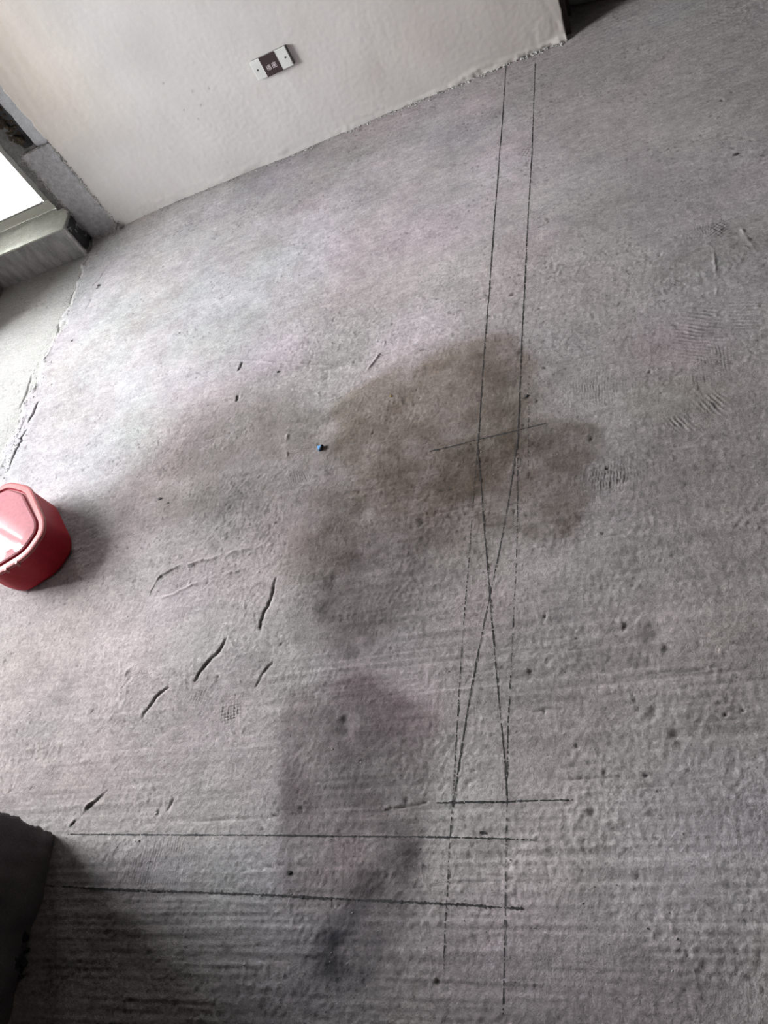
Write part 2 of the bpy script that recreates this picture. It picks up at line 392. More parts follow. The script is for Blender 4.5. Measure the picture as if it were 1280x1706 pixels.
blend(poly([(474, 1160), (600, 1120), (740, 1180), (730, 1330), (700, 1460), (640, 1500), (480, 1500), (468, 1340)], .012, .6), (.80, .76, .77))  # darker band at the bottom centre
blend(poly([(640, 1380), (700, 1390), (706, 1450), (672, 1540), (640, 1600), (600, 1655), (525, 1650), (516, 1590), (545, 1530), (590, 1480)], .024, .5), (.50, .50, .52))  # darkest core of the bottom-centre band
blend(poly([(470, 1210), (500, 1230), (500, 1340), (492, 1470), (474, 1480), (468, 1340)], .012, .6), (.85, .84, .85))
blend(poly([(120, 1410), (480, 1400), (480, 1490), (700, 1520), (640, 1800), (0, 1800), (60, 1500)], .03), (.93, .96, .99))
blend(poly([(-40, 1560), (60, 1500), (260, 1560), (330, 1720), (200, 1800), (-80, 1800)], .05), (.94, .915, .875))  # slightly darker, browner corner by the pier foot
blend(poly([(500, 1560), (900, 1500), (1300, 1500), (1300, 1800), (480, 1800)], .06), (.90, .88, .90))
blend(poly([(1040, 560), (1110, 540), (1140, 600), (1300, 600), (1300, 940), (1160, 900), (1060, 800)], .05), (.92, .905, .88))
blend(poly([(830, 880), (1000, 890), (1300, 1000), (1300, 1300), (900, 1300), (780, 1080)], .08), (.95, .95, .94))
blend(poly([(1170, 1060), (1300, 1040), (1300, 1300), (1200, 1260)], .05), (.92, .91, .88))
for u, v, r, k in [(700, 1155, .035, 1.16), (868, 1420, .03, 1.15), (862, 1442, .014, 1.18), (950, 1465, .018, 1.13), (400, 1290, .02, 1.08), (610, 1440, .04, 1.14), (265, 990, .03, 1.14), (720, 1440, .03, 1.10),
                   (500, 800, .06, 1.08), (250, 1490, .07, 1.08), (250, 790, .04, 1.1)]:
    sl, mk = dab(u, v, r); C[sl] *= (1 + mk * (k - 1))[..., None]
# paler crests, darker hollows, following the relief
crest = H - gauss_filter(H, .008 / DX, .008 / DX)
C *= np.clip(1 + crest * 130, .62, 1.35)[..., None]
bal = (1 - room)[..., None]
C = C * (1 - bal) + bal * np.array([.40, .40, .385]) * np.clip(1 + .03 * N(.05, .05, 31), .8, 1.2)[..., None]
rim = np.clip(edge_z, 0, 1)[..., None]
C = C * (1 - .5 * rim) + .5 * rim * np.array([.50, .49, .49])
C *= (1 - .85 * np.clip(DARK, 0, 1))[..., None]
C = np.clip(C, .01, .9)
# extend coarsely to the room's walls
fade = np.ones(SH)
EXL, EXR = np.array([-4.2, -3.3]), np.array([1.2, 2.2, 4.2]); EYB, EYT = np.array([-4.0, -2.0, -.8]), np.array([3.6, 6.2])
X1 = np.concatenate([EXL, fx, EXR]); Y1 = np.concatenate([EYB, fy, EYT])
Hp = np.pad(H, ((3, 2), (2, 3)), mode='edge'); Cp = np.pad(C, ((3, 2), (2, 3), (0, 0)), mode='edge')
Hp[:3] = Hp[-2:] = 0; Hp[:, :2] = Hp[:, -3:] = 0
XP, YP = np.meshgrid(X1, Y1)
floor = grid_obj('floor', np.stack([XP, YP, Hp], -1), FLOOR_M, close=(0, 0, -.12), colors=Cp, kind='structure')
def height(x, y):
    i = np.clip(((np.asarray(x) - fx[0]) / DX).astype(int), 0, NX - 1); j = np.clip(((np.asarray(y) - fy[0]) / DX).astype(int), 0, NY - 1)
    return H[j, i]

# ------------------------------------------------------------------ ink lines snapped on the floor (flat print, parts of the floor)
def ink_line(pts, w=.0019, cover=.97, smear=.35):
    P = np.array([on_floor(*p) for p in pts]); seg = np.hypot(*np.diff(P, axis=0).T); L = np.concatenate([[0], np.cumsum(seg)])
    n = int(L[-1] / .0028); t = np.linspace(0, L[-1], n)
    w *= 1.18
    x = np.interp(t, L, P[:, 0]); y = np.interp(t, L, P[:, 1])
    tx, ty = np.gradient(x), np.gradient(y); q = np.hypot(tx, ty); nx, ny = -ty / q, tx / q
    k = np.convolve(rng.standard_normal(n + 14), np.ones(15) / 15, 'valid')[:n] * 3.0
    wl = w * .5 * np.clip(1 + smear * rng.standard_normal(n) + .25 * k, .15, 2.6); wr = w * .5 * np.clip(1 + smear * rng.standard_normal(n) + .25 * k, .15, 2.6)
    gate = (rng.random(n) < cover) & (k > -2.3 + (1 - cover) * 2.6)
    bm = bmesh.new()
    ax, ay, bx_, by_ = x + nx * wl, y + ny * wl, x - nx * wr, y - ny * wr
    top = np.maximum(np.maximum(height(ax, ay), height(bx_, by_)), height(x, y))
    top = np.maximum(top, np.maximum(height(x + DX, y + DX), height(x - DX, y - DX))) + .0003
    vs = [(bm.verts.new((ax[i], ay[i], top[i])), bm.verts.new((bx_[i], by_[i], top[i]))) for i in range(n)]
    for i in range(n - 1):
        if gate[i]: bm.faces.new((vs[i][0], vs[i][1], vs[i + 1][1], vs[i + 1][0]))
    for v in [v for v in bm.verts if not v.link_faces]: bm.verts.remove(v)
    return bm_obj('ink_line', bm, INK_M, parent=floor)
ink_line([(844, 106), (836, 215), (820, 420), (806, 600), (797, 735)], .0022, .97)
ink_line([(892, 104), (886, 260), (878, 400), (870, 560), (863, 726)], .0022, .95)
ink_line([(797, 735), (788, 830), (783, 900), (772, 1060), (763, 1200), (755, 1330), (748, 1440), (742, 1545), (738, 1640)], .0013, .72)
ink_line([(863, 726), (862, 830), (859, 960), (853, 1100), (847, 1200), (844, 1400), (842, 1550), (838, 1690)], .0013, .70)
ink_line([(882, 560), (881, 640), (880, 800)], .0010, .45)
ink_line([(795, 737), (800, 790), (806, 880), (815, 975), (825, 1090), (836, 1210), (842, 1270), (846, 1345)], .0017, .93)
ink_line([(864, 722), (857, 770), (846, 840), (833, 905), (818, 985), (797, 1090), (777, 1200), (763, 1290), (756, 1345)], .0017, .93)
ink_line([(716, 752), (760, 742), (800, 731), (865, 716), (912, 704)], .0023, .97)
ink_line([(728, 1338), (755, 1337), (845, 1336), (885, 1334)], .0020, .93)
ink_line([(884, 1334), (955, 1333)], .0016, .9)
ink_line([(114, 1390), (200, 1391), (360, 1392), (560, 1393), (690, 1394), (760, 1396), (850, 1398)], .0022, .98)
ink_line([(850, 1398), (892, 1400)], .0016, .7)
ink_line([(78, 1475), (92, 1477)], .0020, .9)
ink_line([(104, 1477), (160, 1481), (300, 1486), (430, 1491), (560, 1497), (700, 1504), (780, 1508), (872, 1514)], .0029, .99, .45)
ink_line([(800, 1388), (811, 1388)], .0030, .98)

# ------------------------------------------------------------------ back wall: plaster sheet with a ragged foot
WS = 1.915
ws = np.concatenate([np.linspace(0, WS, 400)]); wz = np.concatenate([np.linspace(-.03, 1.0, 216), [1.6, 2.7]])
S, Z = np.meshgrid(ws, wz); WSH = S.shape
def WN(sz, ss, seed, ang=0): return noise(WSH, sz / .0048, ss / .0048, seed, ang)
relief = WN(.06, .08, 41) * .0007 + WN(.20, .012, 42, -.12) * .00008 + WN(.004, .004, 43) * .00018
foot = np.exp(-(np.clip(Z, 0, 1) / (.020 + .012 * np.clip(WN(.01, .05, 44), -1, 2))) ** 2)
ramp_r = .40 + .60 * np.clip((S - .9) / .8, 0, 1)
relief += foot * ramp_r * (.004 + .0025 * WN(.007, .022, 45) + .0012 * WN(.004, .005, 55))
corner = np.clip(1 - (WS - S) / .16, 0, 1) * np.clip(1 - Z / .12, 0, 1)
relief += corner * (.002 + .0016 * WN(.014, .005, 46))
relief[-2:] = 0
Sj = S.copy()
jr = np.interp(wz, np.linspace(-.03, 1, 60), np.cumsum(rng.standard_normal(60)) * .0012)
Sj += (jr - jr.mean())[:, None] * np.clip((S - WS + .06) / .06, 0, 1)
jl = np.interp(wz, np.linspace(-.03, 1, 80), rng.standard_normal(80) * .0025)
Sj += (jl + .006)[:, None] * np.clip(1 - S / .05, 0, 1)
P = np.stack([BO[0] + BE[0] * Sj - BN[0] * relief, BO[1] + BE[1] * Sj - BN[1] * relief, Z], -1)
wc = np.ones(WSH + (3,)) * np.array([.715, .690, .670])
cream = np.clip((.42 - S) / .25, 0, 1) * np.clip((Z - .28) / .25, 0, 1)
wc *= 1 + cream[..., None] * np.array([.02, -.03, -.10])
streak = np.clip(WN(.35, .010, 47, -.16), -1.5, 2) * (.25 * cream + .008)
wc *= 1 - .25 * np.clip(streak, -.2, 1)[..., None] * np.array([.5, .6, .7])
beige = np.clip((S - .95) / .8, 0, 1)
wc *= 1 - beige[..., None] * np.array([.12, .155, .175])
wc *= (1 + .02 * WN(.05, .06, 48) + .02 * WN(.15, .15, 49))[..., None]
for s0, z0, r, k in [(1.04, .28, .05, .06), (1.11, .40, .05, .05), (.86, .26, .03, .05), (1.25, .16, .08, .05), (1.45, .2, .09, .05)]:
    wc *= (1 - k * np.exp(-(((S - s0) / r) ** 2 + ((Z - z0) / r) ** 2)))[..., None] ** np.array([.7, 1, 1.2])
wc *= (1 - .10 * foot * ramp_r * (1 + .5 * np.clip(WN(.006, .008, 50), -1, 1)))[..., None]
for s0, z0 in [(.55, .42), (.69, .34), (.63, .355), (.56, .31), (.63, .30), (.59, .26)]:
    wc *= (1 - .5 * np.exp(-(((S - s0) / .0035) ** 2 + ((Z - z0) / .0035) ** 2)))[..., None]
wall_back = grid_obj('wall_back', P, PLASTER_M, close=tuple(np.array([BN[0], BN[1], 0]) * .12), colors=np.clip(wc, 0, .9), kind='structure')
def lump(bm, x, y, z, r, flat=.7):
    g = bmesh.ops.create_icosphere(bm, subdivisions=1, radius=r)
    a = random.random() * 6.28; sx, sy = random.uniform(.6, 1.5), random.uniform(.6, 1.3)
    for v in g['verts']:
        k = random.uniform(.7, 1.25); c = v.co * k
        v.co = Vector((x + (c.x * sx * math.cos(a) - c.y * sy * math.sin(a)), y + (c.x * sx * math.sin(a) + c.y * sy * math.cos(a)), z + c.z * flat))
bm = bmesh.new()
for i in range(420):
    s = random.random() ** .6 * WS; x, y, _ = back(s, -abs(random.gauss(0, .010)) - .002)
    lump(bm, x, y, float(height(x, y)) + .001, random.uniform(.0014, .0042) * (1.3 if s > 1.3 else .9))
for i in range(70):
    x, y, _ = back(random.gauss(.005, .012), random.gauss(-.004, .012)); lump(bm, x, y, float(height(x, y)) + random.random() * .02, random.uniform(.002, .006))
bm_obj('mortar_crumbs', bm, MORTAR_M, parent=wall_back, kind='stuff')

# ------------------------------------------------------------------ concrete column at the left end of the back wall
def lumpy_block(name, s0, s1, n0, n1, z0, z1, mat, amp=.003, seed=1, cuts=26, **kw):
    bm = bmesh.new(); box(bm, s0, s1, n0, n1, z0, z1)
    L = max(s1 - s0, z1 - z0)
    for ax, d in ((0, s1 - s0), (1, n1 - n0), (2, z1 - z0)):
        k = max(1, int(d / L * cuts))
        ed = [e for e in bm.edges if abs((e.verts[0].co - e.verts[1].co)[ax]) > d * .99 and abs((e.verts[0].co - e.verts[1].co).length - d) < 1e-5]
        bmesh.ops.subdivide_edges(bm, edges=ed, cuts=k, use_grid_fill=True)
    from mathutils import noise as mn
    for v in bm.verts:
        q = v.co * 40 + Vector((seed * 7, 0, 0)); q2 = v.co * 140 + Vector((seed * 3, 1, 0))
        e = amp * (1.0 if min(abs(v.co.x - s0), abs(v.co.x - s1)) < 1e-5 or min(abs(v.co.z - z0), abs(v.co.z - z1)) < 1e-5 else .45)
        d = Vector((mn.noise(q), mn.noise(q + Vector((9, 9, 9))), mn.noise(q + Vector((5, 2, 7))))) * e * 1.6 + Vector((mn.noise(q2), mn.noise(q2 * 1.1), mn.noise(q2 * .9))) * e
        v.co += d
    for v in bm.verts: v.co = Vector(back(*v.co))
    return bm_obj(name, bm, mat, **kw)
column = lumpy_block('column', -.138, .004, .003, .16, -.03, .403, COLUMN_M, .0045, 2, 34, kind='structure')
lumpy_block('upper_column', -.052, .012, .012, .16, .405, 2.7, COLUMN_TOP_M, .002, 4, 120, parent=column, label='paler smooth upper part of the column')
lumpy_block('recess_wall', -.14, -.052, .060, .16, .405, 2.7, concrete('recess_concrete', (.12, .125, .13), .2, 25), .004, 5, 60, parent=column)
bm = bmesh.new()
for i in range(150):
    s = random.uniform(-.135, -.095); z = random.uniform(.41, .95); x, y, _ = back(s, random.uniform(.03, .07)); lump(bm, x, y, z, random.uniform(.005, .012), 1)
bm_obj('rubble_fill', bm, RUBBLE_M, parent=column, kind='stuff')
bm = bmesh.new()   # crumbs on the ledge and along the column's edges
for i in range(130):
    s = random.uniform(-.135, 0); x, y, _ = back(s, random.uniform(-.001, .02)); lump(bm, x, y, .404 + random.random() * .004, random.uniform(.002, .005))
for i in range(220):
    z = random.uniform(.02, .40); x, y, _ = back(-.136 + random.gauss(0, .004), random.uniform(-.004, .002)); lump(bm, x, y, z, random.uniform(.0015, .004))
for i in range(160):
    s = random.uniform(-.14, .012); x, y, _ = back(s, -abs(random.gauss(0, .012))); lump(bm, x, y, float(height(x, y)) + .002, random.uniform(.0015, .005))
for i in range(240):
    z = random.uniform(.0, .42); x, y, _ = back(.010 + random.gauss(0, .003), random.uniform(-.003, .004)); lump(bm, x, y, z, random.uniform(.0015, .0042))
for i in range(90):
    x, y, _ = back(random.gauss(.006, .010), -abs(random.gauss(0, .008))); lump(bm, x, y, float(height(x, y)) + abs(random.gauss(0, .012)), random.uniform(.002, .006))
bm_obj('mortar_crumbs', bm, MORTAR_M, parent=column, kind='stuff')
bm = bmesh.new()   # grit along the ragged balcony edge and loose over the screed
for i in range(420):
    t = random.random() ** .8; y = 2.64 - 1.2 * t; x = -2.105 - .02 * t + random.gauss(0, .022)
    lump(bm, x, y, float(height(x, y)), random.uniform(.0010, .0032), .6)
for i in range(700):
    u, v = random.uniform(0, 1280), random.uniform(300, 1706)
    if random.random() > .35 + .65 * (u < 620): continue
    x, y = on_floor(u, v)
    if x < -1.44 and y < .3: continue
    lump(bm, x, y, float(height(x, y)), random.uniform(.0008, .0020), .7)
bm_obj('loose_grit', bm, concrete('floor_grit', (.30, .29, .285), .5, 90), parent=floor, kind='stuff')

# ------------------------------------------------------------------ parapet under the balcony's back window
PZ = .130
parapet = lumpy_block('parapet', -.72, -.140, -.090, .15, -.03, PZ - .004, PARAPET_M, .0016, 7, 220, kind='structure')
lumpy_block('end_face', -.1425, -.1385, -.084, .02, 0, PZ - .006, concrete('slot_shade', (.07, .07, .075), .4, 40, .003), .003, 8, 24, parent=parapet, label='rough end of the parapet, shade painted in')  # end faces away from the window; its shade is in the colour
sill = lumpy_block('window_sill', -.72, -.146, -.092, .085, PZ - .003, PZ + .003, SILL_M, .0008, 9, 200, parent=parapet)
lumpy_block('render_edge', -.150, -.139, -.097, -.088, 0, PZ, MORTAR_M, .0030, 11, 50, parent=parapet, label='pale mortar edge')

def frame_window(name, fn, s0, s1, z0, z1, n, fw=.045, mull=(), rails=(), mat=FRAME_W, jamb=None):
    r = bpy.data.objects.new(name, None); COL.objects.link(r); tag(r, kind='structure')
    jm = jamb or mat
    def bar(nm, a, b, c, d, m, dep=.03):
        bm = bmesh.new(); box(bm, a, b, n - dep, n + dep, c, d, bevel=.004)
        for v in bm.verts: v.co = Vector(fn(*v.co))
        bm_obj(nm, bm, m, parent=r)
    bar('frame_rail', s0, s1, z0, z0 + fw, mat); bar('frame_rail', s0, s1, z1 - fw, z1, mat)
    bar('frame_stile', s0, s0 + fw, z0 + fw, z1 - fw, jm); bar('frame_stile', s1 - fw, s1, z0 + fw, z1 - fw, jm)
    for q in mull: bar('mullion', q - fw / 2, q + fw / 2, z0 + fw, z1 - fw, mat)
    for q in rails: bar('transom', s0 + fw, s1 - fw, q - fw / 2, q + fw / 2, mat, .025)
    edges = [s0 + fw] + [v for q in mull for v in (q - fw / 2, q + fw / 2)] + [s1 - fw]
    for i in range(0, len(edges), 2):
        bm = bmesh.new(); box(bm, edges[i], edges[i + 1], n - .003, n + .003, z0 + fw, z1 - fw)
        for v in bm.verts: v.co = Vector(fn(*v.co))
        bm_obj('pane', bm, GLASS_M, parent=r)
    return r
w1 = frame_window('window_1', back, -.68, -.215, PZ + .003, .85, .118, .045, (), (), FRAME_W, FRAME_M)
bm = bmesh.new(); box(bm, -.64, -.262, .075, .092, PZ + .048, PZ + .056, bevel=.002)
for v in bm.verts: v.co = Vector(back(*v.co))
bm_obj('glazing_bead', bm, FRAME_M, parent=w1)
# lintel above and corner wall left of it, then two added light blockers
box_obj('wall_balcony_back', (-.70, -.14, -.05, .15, .85, 2.7), BALCONY_M, fn=back, kind='structure')
box_obj('wall_balcony_corner', (-2.25, -.68, -.02, .15, -.03, 2.7), BALCONY_M, fn=back, kind='structure')
box_obj('added_sky_blocker', (-1.6, .3, .16, 1.7, .87, .95), ROOM_M, fn=back, kind='structure')  # unseen slab added to keep sky light off the balcony floor
box_obj('added_shade_pier', (-.88, -.612, -.42, -.02, -.03, 2.7), ROOM_M, fn=back, kind='structure')  # added out of view to cast shade beside the parapet
lumpy_block('window_reveal', -.218, -.128, .066, .15, PZ, 1.30, concrete('reveal_mortar', (.24, .24, .24), .3, 40, .003), .003, 14, 90, parent=parapet)

# ------------------------------------------------------------------ rest of the room shell
bm = bmesh.new()
pz = np.concatenate([np.linspace(-.03, 1.0, 140), [2.7]])
jit = np.concatenate([np.cumsum(rng.standard_normal(140)) * .0016, [0]]); jit -= np.linspace(jit[0], jit[-2], 141); jit[-1] = 0
jit2 = np.concatenate([rng.standard_normal(140) * .0016, [0]])
py = np.concatenate([[-3.9, -1.5, -.3], np.linspace(-.15, .286, 90)])
Yg, Zg = np.meshgrid(py, pz)
e_ = np.clip((Yg - .25) / .036, 0, 1)
bumpn = noise(Yg.shape, 3, 2, 61) * .0018 + noise(Yg.shape, 9, 9, 62) * .003
bumpn[-1] = 0; bumpn[:, :3] = 0
Pp = np.stack([-1.457 + bumpn - e_ ** 2 * .006, Yg + e_ * (jit + jit2 + .16 * np.minimum(pz.clip(0), .4))[:, None], Zg], -1)
wall_left = grid_obj('wall_left', Pp, PIER_M, close=(-.66, 0, 0), kind='structure')
box_obj('wall_front', (-4.1, 4.1, -3.95, -3.85, -.05, 2.75), ROOM_M, kind='structure')
box_obj('wall_right', (4.0, 4.1, -3.85, 6.1, -.05, 2.75), ROOM_M, kind='structure')
box_obj('wall_far', (-.2, 4.0, 6.0, 6.1, -.05, 2.75), ROOM_M, kind='structure')
box_obj('wall_corridor', (-.25, -.06, 2.96, 6.1, -.05, 2.75), ROOM_M, kind='structure')
box_obj('ceiling', (-4.1, 4.1, -3.95, 6.1, 2.7, 2.8), ROOM_M, kind='structure')
box_obj('wall_balcony_front', (-4.2, -2.10, .2, .3, -.05, 2.75), BALCONY_M, kind='structure')
wo = WIN_X
bm = bmesh.new()
box(bm, wo - .1, wo, .2, WIN_Y0, -.05, 2.7); box(bm, wo - .1, wo, WIN_Y1, 2.9, -.05, 2.7)
box(bm, wo - .1, wo, WIN_Y0, WIN_Y1, -.05, WIN_Z0); box(bm, wo - .1, wo, WIN_Y0, WIN_Y1, WIN_Z1, 2.7)
bm_obj('wall_balcony_side', bm, BALCONY_M, kind='structure')
frame_window('window_2', lambda s, n, z: (n, s, z), WIN_Y0, WIN_Y1, WIN_Z0, WIN_Z1, wo - .05, .04, (1.4, 2.0, 2.3, 2.5), (1.3, 1.7, 2.1))

# dark jamb and teal door leaf behind the right corner of the back wall
door = bpy.data.objects.new('door_1', None); COL.objects.link(door); tag(door, kind='structure')
box_obj('door_jamb', (-.13, -.030, 2.935, 2.985, -.01, 2.1), JAMB_M, parent=door)
box_obj('door_jamb', (-.058, -.040, 2.822, 2.935, -.01, 2.1), JAMB_M, parent=door)
bm = bmesh.new(); box(bm, 0, .62, 0, .04, .0, 2.08, bevel=.003)
bmesh.ops.transform(bm, matrix=Matrix.Translation((-.030, 2.985, .006)) @ Matrix.Rotation(math.radians(-20), 4, 'Z'), verts=bm.verts)
bm_obj('door_leaf', bm, TEAL_M, parent=door, label='teal grey door leaf')

# ------------------------------------------------------------------ socket cover plate with its sign
def wpt(s, n, z): return Vector(back(s, n, z))
plate = empty('socket_cover_plate', back(.945, -.0, .330), BA, label='white blanking plate with dark brown label and two screws on pale plaster wall', cat='cover plate')
PLATE_M = Mat('white_plastic', (.78, .79, .76), .35); k = PLATE_M.noise(30); PLATE_M.color(PLATE_M.ramp(k, [(.3, (.74, .75, .72)), (.7, (.80, .81, .78))])); PLATE_M = PLATE_M.m
LABEL_M = Mat('brown_film', (.045, .024, .027), .45).m; INKW_M = Mat('pale_print', (.72, .66, .68), .6).m; SCREW_M = Mat('screw', (.10, .09, .08), .5, Metallic=.6).m
BACK_BOX_M = concrete('plate_back_grey', (.16, .15, .145), .1, 40)  # grey of the back box that shows past the plate
def loc_box(name, b, mat, bevel=0, parent=plate, **kw):
    bm = bmesh.new(); box(bm, *b, bevel=bevel); return bm_obj(name, bm, mat, parent=parent, **kw)
loc_box('back_box', (-.068, .0735, -.0060, .004, -.0340, .0325), BACK_BOX_M, .001, label='grey rim of the wall box behind the plate')
loc_box('plate', (-.0725, .0700, -.0110, -.0050, -.0340, .0340), PLATE_M, .0018)
fld = loc_box('label_panel', (-.0345, .0270, -.0122, -.0105, -.0345, .0350), LABEL_M, .0004)
for sx in (-.0560, .0545):
    bm = bmesh.new(); bmesh.ops.create_cone(bm, cap_ends=True, segments=16, radius1=.0034, radius2=.0030, depth=.0016)
    bmesh.ops.transform(bm, matrix=Matrix.Translation((sx, -.0114, 0)) @ Matrix.Rotation(math.radians(90), 4, 'X'), verts=bm.verts)
    s = bm_obj('screw', bm, SCREW_M, parent=plate)
    bm = bmesh.new(); box(bm, sx - .0022, sx + .0022, -.0125, -.0121, -.0004, .0004); bm_obj('slot', bm, INK_M, parent=s)
# the two characters, drawn stroke by stroke on a 10 x 10 field
CH1 = [((1.6, 9.6), (1.6, .6)), ((.3, 7.4), (3.1, 7.4)), ((.3, 3.9), (3.2, 5.0)), ((1.6, .6), (.8, 1.0)),
       ((4.2, 9.0), (9.0, 9.6)), ((3.8, 7.5), (9.8, 7.5)), ((6.7, 9.2), (6.7, .6)), ((4.3, 5.8), (4.3, .7)), ((4.3, 5.8), (6.0, 6.2)), ((4.3, .9), (9.3, .9)), ((9.3, 5.9), (9.3, .7)), ((7.4, 5.9), (9.3, 5.9)),
       ((4.3, 3.4), (6.0, 3.4)), ((7.4, 3.4), (9.3, 3.4))]
CH2 = [((5.2, 10), (5.5, 9.0)), ((1.2, 8.7), (9.6, 8.7)), ((1.5, 8.7), (1.3, 4.0)), ((1.3, 4.0), (.4, .5)), ((5.5, 7.8), (5.5, .7)), ((2.4, .7), (9.8, .7)), ((2.9, 2.9), (9.0, 2.9)),
       ((3.9, 7.6), (2.4, 4.2)), ((3.8, 6.0), (4.9, 4.4)), ((7.7, 7.6), (6.2, 4.2)), ((7.7, 6.2), (9.2, 4.2))]
bm = bmesh.new()
def strokes(lines, ox, oz, sc, w=.00075):
    for (a, b) in lines:
        A = Vector((ox + a[0] * sc, 0, oz + a[1] * sc * 1.05)); B = Vector((ox + b[0] * sc, 0, oz + b[1] * sc * 1.05)); d = (B - A).normalized(); nrm = Vector((-d.z, 0, d.x)) * w
        A -= d * w * .6; B += d * w * .6
        q = [A + nrm, B + nrm, B - nrm, A - nrm]
        f = [bm.verts.new((p.x, -.01245, p.z)) for p in q]; g = [bm.verts.new((p.x, -.0121, p.z)) for p in q]
        bm.faces.new(f); bm.faces.new(g[::-1])
        for i in range(4): bm.faces.new((f[i], g[i], g[(i + 1) % 4], f[(i + 1) % 4]))
strokes(CH1, -.0245, -.0160, .00178); strokes(CH2, -.0020, -.0150, .00178)
bm_obj('lettering', bm, INKW_M, parent=fld)

# ------------------------------------------------------------------ red plastic tub with lid
def plastic(name, c, tr, rough=.3):
    m = bpy.data.materials.new(name); m.use_nodes = True; nt = m.node_tree; b = nt.nodes['Principled BSDF']; out = nt.nodes['Material Output']
    b.inputs['Base Color'].default_value = (*c, 1); b.inputs['Roughness'].default_value = rough; b.inputs['Coat Weight'].default_value = 0; b.inputs['Specular IOR Level'].default_value = .35; b.inputs['Coat Roughness'].default_value = .15
    n = nt.nodes.new('ShaderNodeTexNoise'); n.inputs['Scale'].default_value = 25; r = nt.nodes.new('ShaderNodeValToRGB')
    r.color_ramp.elements[0].position = .3; r.color_ramp.elements[0].color = (*[x * .92 for x in c], 1); r.color_ramp.elements[1].position = .7; r.color_ramp.elements[1].color = (*[min(1, x * 1.08) for x in c], 1)
    nt.links.new(n.outputs['Fac'], r.inputs['Fac']); nt.links.new(r.outputs[0], b.inputs['Base Color'])
    t = nt.nodes.new('ShaderNodeBsdfTranslucent'); nt.links.new(r.outputs[0], t.inputs['Color'])
    x = nt.nodes.new('ShaderNodeMixShader'); x.inputs[0].default_value = tr
    nt.links.new(b.outputs[0], x.inputs[1]); nt.links.new(t.outputs[0], x.inputs[2]); nt.links.new(x.outputs[0], out.inputs[0])
    return m
TUB_M = plastic('red_translucent_plastic', (.60, .055, .08), .6, .38)
LID_M = plastic('pale_red_lid_plastic', (.60, .27, .30), .3, .05)
RIM_M = plastic('pink_rim_plastic', (.50, .16, .16), .2, .35)
GRV_M = plastic('dark_red_plastic', (.30, .02, .035), .2, .4)
corners = [(-1.806, .959), (-1.700, 1.008), (-1.668, 1.075), (-1.682, 1.120), (-1.791, 1.261), (-1.894, 1.300), (-2.000, 1.251), (-2.032, 1.184), (-2.018, 1.139), (-1.909, .998)]
TC = np.mean(corners, axis=0)
def outline(scale=1.0, inset=0.0, rnd=.032, seg=9):
    P = [np.array(p) - TC for p in corners]; n = len(P); out = []
    for i in range(n):
        p0, p1, p2 = P[i - 1], P[i], P[(i + 1) % n]
        a = p0 - p1; b = p2 - p1; la, lb = np.linalg.norm(a), np.linalg.norm(b); r = min(rnd, la * .45, lb * .45)
        A, B = p1 + a / la * r, p1 + b / lb * r
        for k in range(seg + 1):
            t = k / seg; q = (1 - t) ** 2 * A + 2 * t * (1 - t) * p1 + t * t * B
            out.append(q)
    out = np.array(out) * scale
    if inset:
        l = np.linalg.norm(out, axis=1, keepdims=True); out = out * (1 - inset / l)
    return out
def loft(name, rings, mat, cap0=True, cap1=True, parent=None, **kw):
    """rings: list of (inset, z)"""
    bm = bmesh.new(); prev = None; first = None
    for ins, z in rings:
        vs = [bm.verts.new((x, y, z)) for x, y in outline(1.0, ins)]
        if prev:
            for i in range(len(vs)): bm.faces.new((prev[i], prev[(i + 1) % len(vs)], vs[(i + 1) % len(vs)], vs[i]))
        else: first = vs
        prev = vs
    if cap0: bm.faces.new(first[::-1])
    if cap1: bm.faces.new(prev)
    return bm_obj(name, bm, mat, parent=parent, smooth=False, **kw)
tz = float(np.max(height(np.array([c[0] for c in corners]), np.array([c[1] for c in corners])))) - .001
tub = empty('lidded_tub', (TC[0], TC[1], tz), label='red translucent plastic tub with clipped lid standing on the pale concrete floor', cat='tub')
TH = .112
b_ = loft('tub_body', [(.010, .0), (.003, .004), (.000, .012), (.001, TH - .012), (.002, TH - .004), (.002, TH), (.006, TH), (.006, .008)], TUB_M, True, True, tub)
l_ = loft('lid', [(.004, TH - .001), (-.001, TH), (-.003, TH + .003), (-.001, TH + .0075), (.004, TH + .009), (.018, TH + .009), (.021, TH + .004), (.026, TH + .004), (.029, TH + .010), (.034, TH + .0125), (.060, TH + .0135)], LID_M, True, True, tub)
loft('lid_rim', [(-.0035, TH + .0005), (-.0042, TH + .004), (-.002, TH + .0086), (.003, TH + .0100), (.0175, TH + .0100), (.0178, TH + .0085), (.003, TH + .0085)], RIM_M, False, False, l_, label='paler pink rim of the lid')
loft('lid_groove', [(.0185, TH + .0094), (.0215, TH + .0046), (.0255, TH + .0046), (.0285, TH + .0100)], GRV_M, False, False, l_, label='dark red groove')
# hinge tabs breaking the rim on the side facing the camera
for a, c2 in ((.30, .37), (.62, .69)):
    p0, p1 = np.array(corners[0]) - TC, np.array(corners[1]) - TC
    A = p0 + (p1 - p0) * a; B = p0 + (p1 - p0) * c2; d = (B - A); ln = np.linalg.norm(d); d /= ln; nr = np.array([d[1], -d[0]])
    bm = bmesh.new(); box(bm, 0, ln, -.0018, .008, TH - .006, TH + .0108, bevel=.001)
    for v in bm.verts:
        q = A + d * v.co.x + nr * v.co.y; v.co = Vector((q[0], q[1], v.co.z))
    bm_obj('clip', bm, RIM_M, parent=l_)

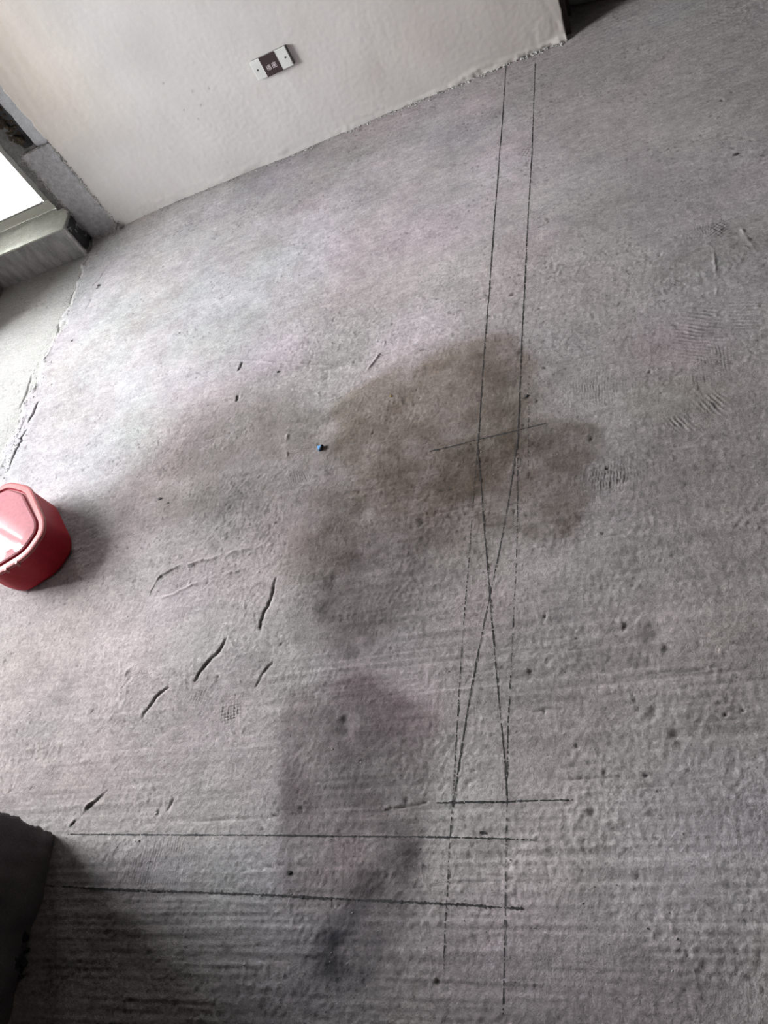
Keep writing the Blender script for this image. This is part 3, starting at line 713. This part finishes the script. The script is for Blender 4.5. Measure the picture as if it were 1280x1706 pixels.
# ------------------------------------------------------------------ small things lying on the floor
bx, by = on_floor(534, 747); hz = float(height(bx, by))
BLUE_M = Mat('blue_plastic', (.10, .30, .62), .4).m
bm = bmesh.new()
tri = [(-.0085, .006), (.0065, .0065), (.0035, -.010), (-.0025, -.011)]
lo = [bm.verts.new((x, y, 0)) for x, y in tri]; hi = [bm.verts.new((x * .85, y * .85, .007)) for x, y in tri]
bm.faces.new(lo[::-1]); bm.faces.new(hi)
for i in range(4): bm.faces.new((lo[i], lo[(i + 1) % 4], hi[(i + 1) % 4], hi[i]))
bmesh.ops.bevel(bm, geom=bm.edges[:], offset=.0008, segments=1, affect='EDGES')
chip = bm_obj('plastic_chip', bm, BLUE_M, label='tiny blue wedge-shaped chip lying in the middle of the floor', cat='chip'); chip.location = (bx, by, hz)
bm = bmesh.new(); box(bm, .0040, .0085, -.010, .0055, 0, .0085, bevel=.0008)
for v in bm.verts: v.co.x += v.co.y * .30
bm_obj('chip_edge', bm, DARK_M, parent=chip, label='black edge')
def pebble(u, v, r, mat, label, group=None, name='pebble', cat='pebble', rz=0, sx=1.3, sy=.9):
    x, y = on_floor(u, v)
    bm = bmesh.new(); bmesh.ops.create_icosphere(bm, subdivisions=2, radius=r)
    for w in bm.verts:
        k = random.uniform(.8, 1.2); w.co = Vector((w.co.x * k * sx, w.co.y * k * sy, w.co.z * k * .6))
    o = bm_obj(name, bm, mat, label=label, cat=cat, group=group); o.location = (x, y, float(height(x, y)) + r * .45); o.rotation_euler = (0, 0, rz)
    return o
G_M = concrete('grit', (.09, .085, .085), .3, 200)
pebble(165, 476, .0055, G_M, 'round dark pebble near the foot of the column')
pebble(266, 831, .0050, G_M, 'dark grit crumb right of and above the red tub')
pebble(280, 838, .0028, G_M, 'tiny dark grit speck beside the larger crumb near the red tub')
pebble(120, 568, .0035, G_M, 'small dark pebble at the pale balcony threshold')
pebble(464, 620, .0040, G_M, 'small dark pebble above the blue chip')
pebble(651, 660, .0035, concrete('yellow_grit', (.32, .24, .10), .2, 100), 'tiny yellowish crumb right of the blue chip')
pebble(396, 663, .0055, G_M, 'dark oblong chip of grit upper left of the blue chip', rz=1.9, sx=1.9, sy=.6)
pebble(401, 609, .0050, G_M, 'slanted grey sliver of grit highest on the left of the blue chip', rz=1.9, sx=2.1, sy=.5)
pebble(877, 659, .0040, G_M, 'small black crumb right of the upper ink line')
pebble(1226, 259, .0045, G_M, 'small dark sliver near the right edge by the shoe prints', sx=1.8, sy=.6)
pebble(484, 1454, .0038, DARK_M, 'black crumb between the two long ink lines')
pebble(262, 1356, .0030, MORTAR_M, 'pale crumb left of the long ink lines')
# black heap of debris against the foot of the pier
heap = empty('debris_heap', (-1.495, .02, 0), label='black heap of crumbled debris against the dark wall foot', cat='debris')
bm = bmesh.new()
for i in range(60):
    a = random.random(); lump(bm, random.uniform(-.005, .045) * (1 - a * .4), random.gauss(0, .022), .004 + a * .022, random.uniform(.005, .013), .8)
bm_obj('debris_lumps', bm, DARK_M, parent=heap, kind='stuff')
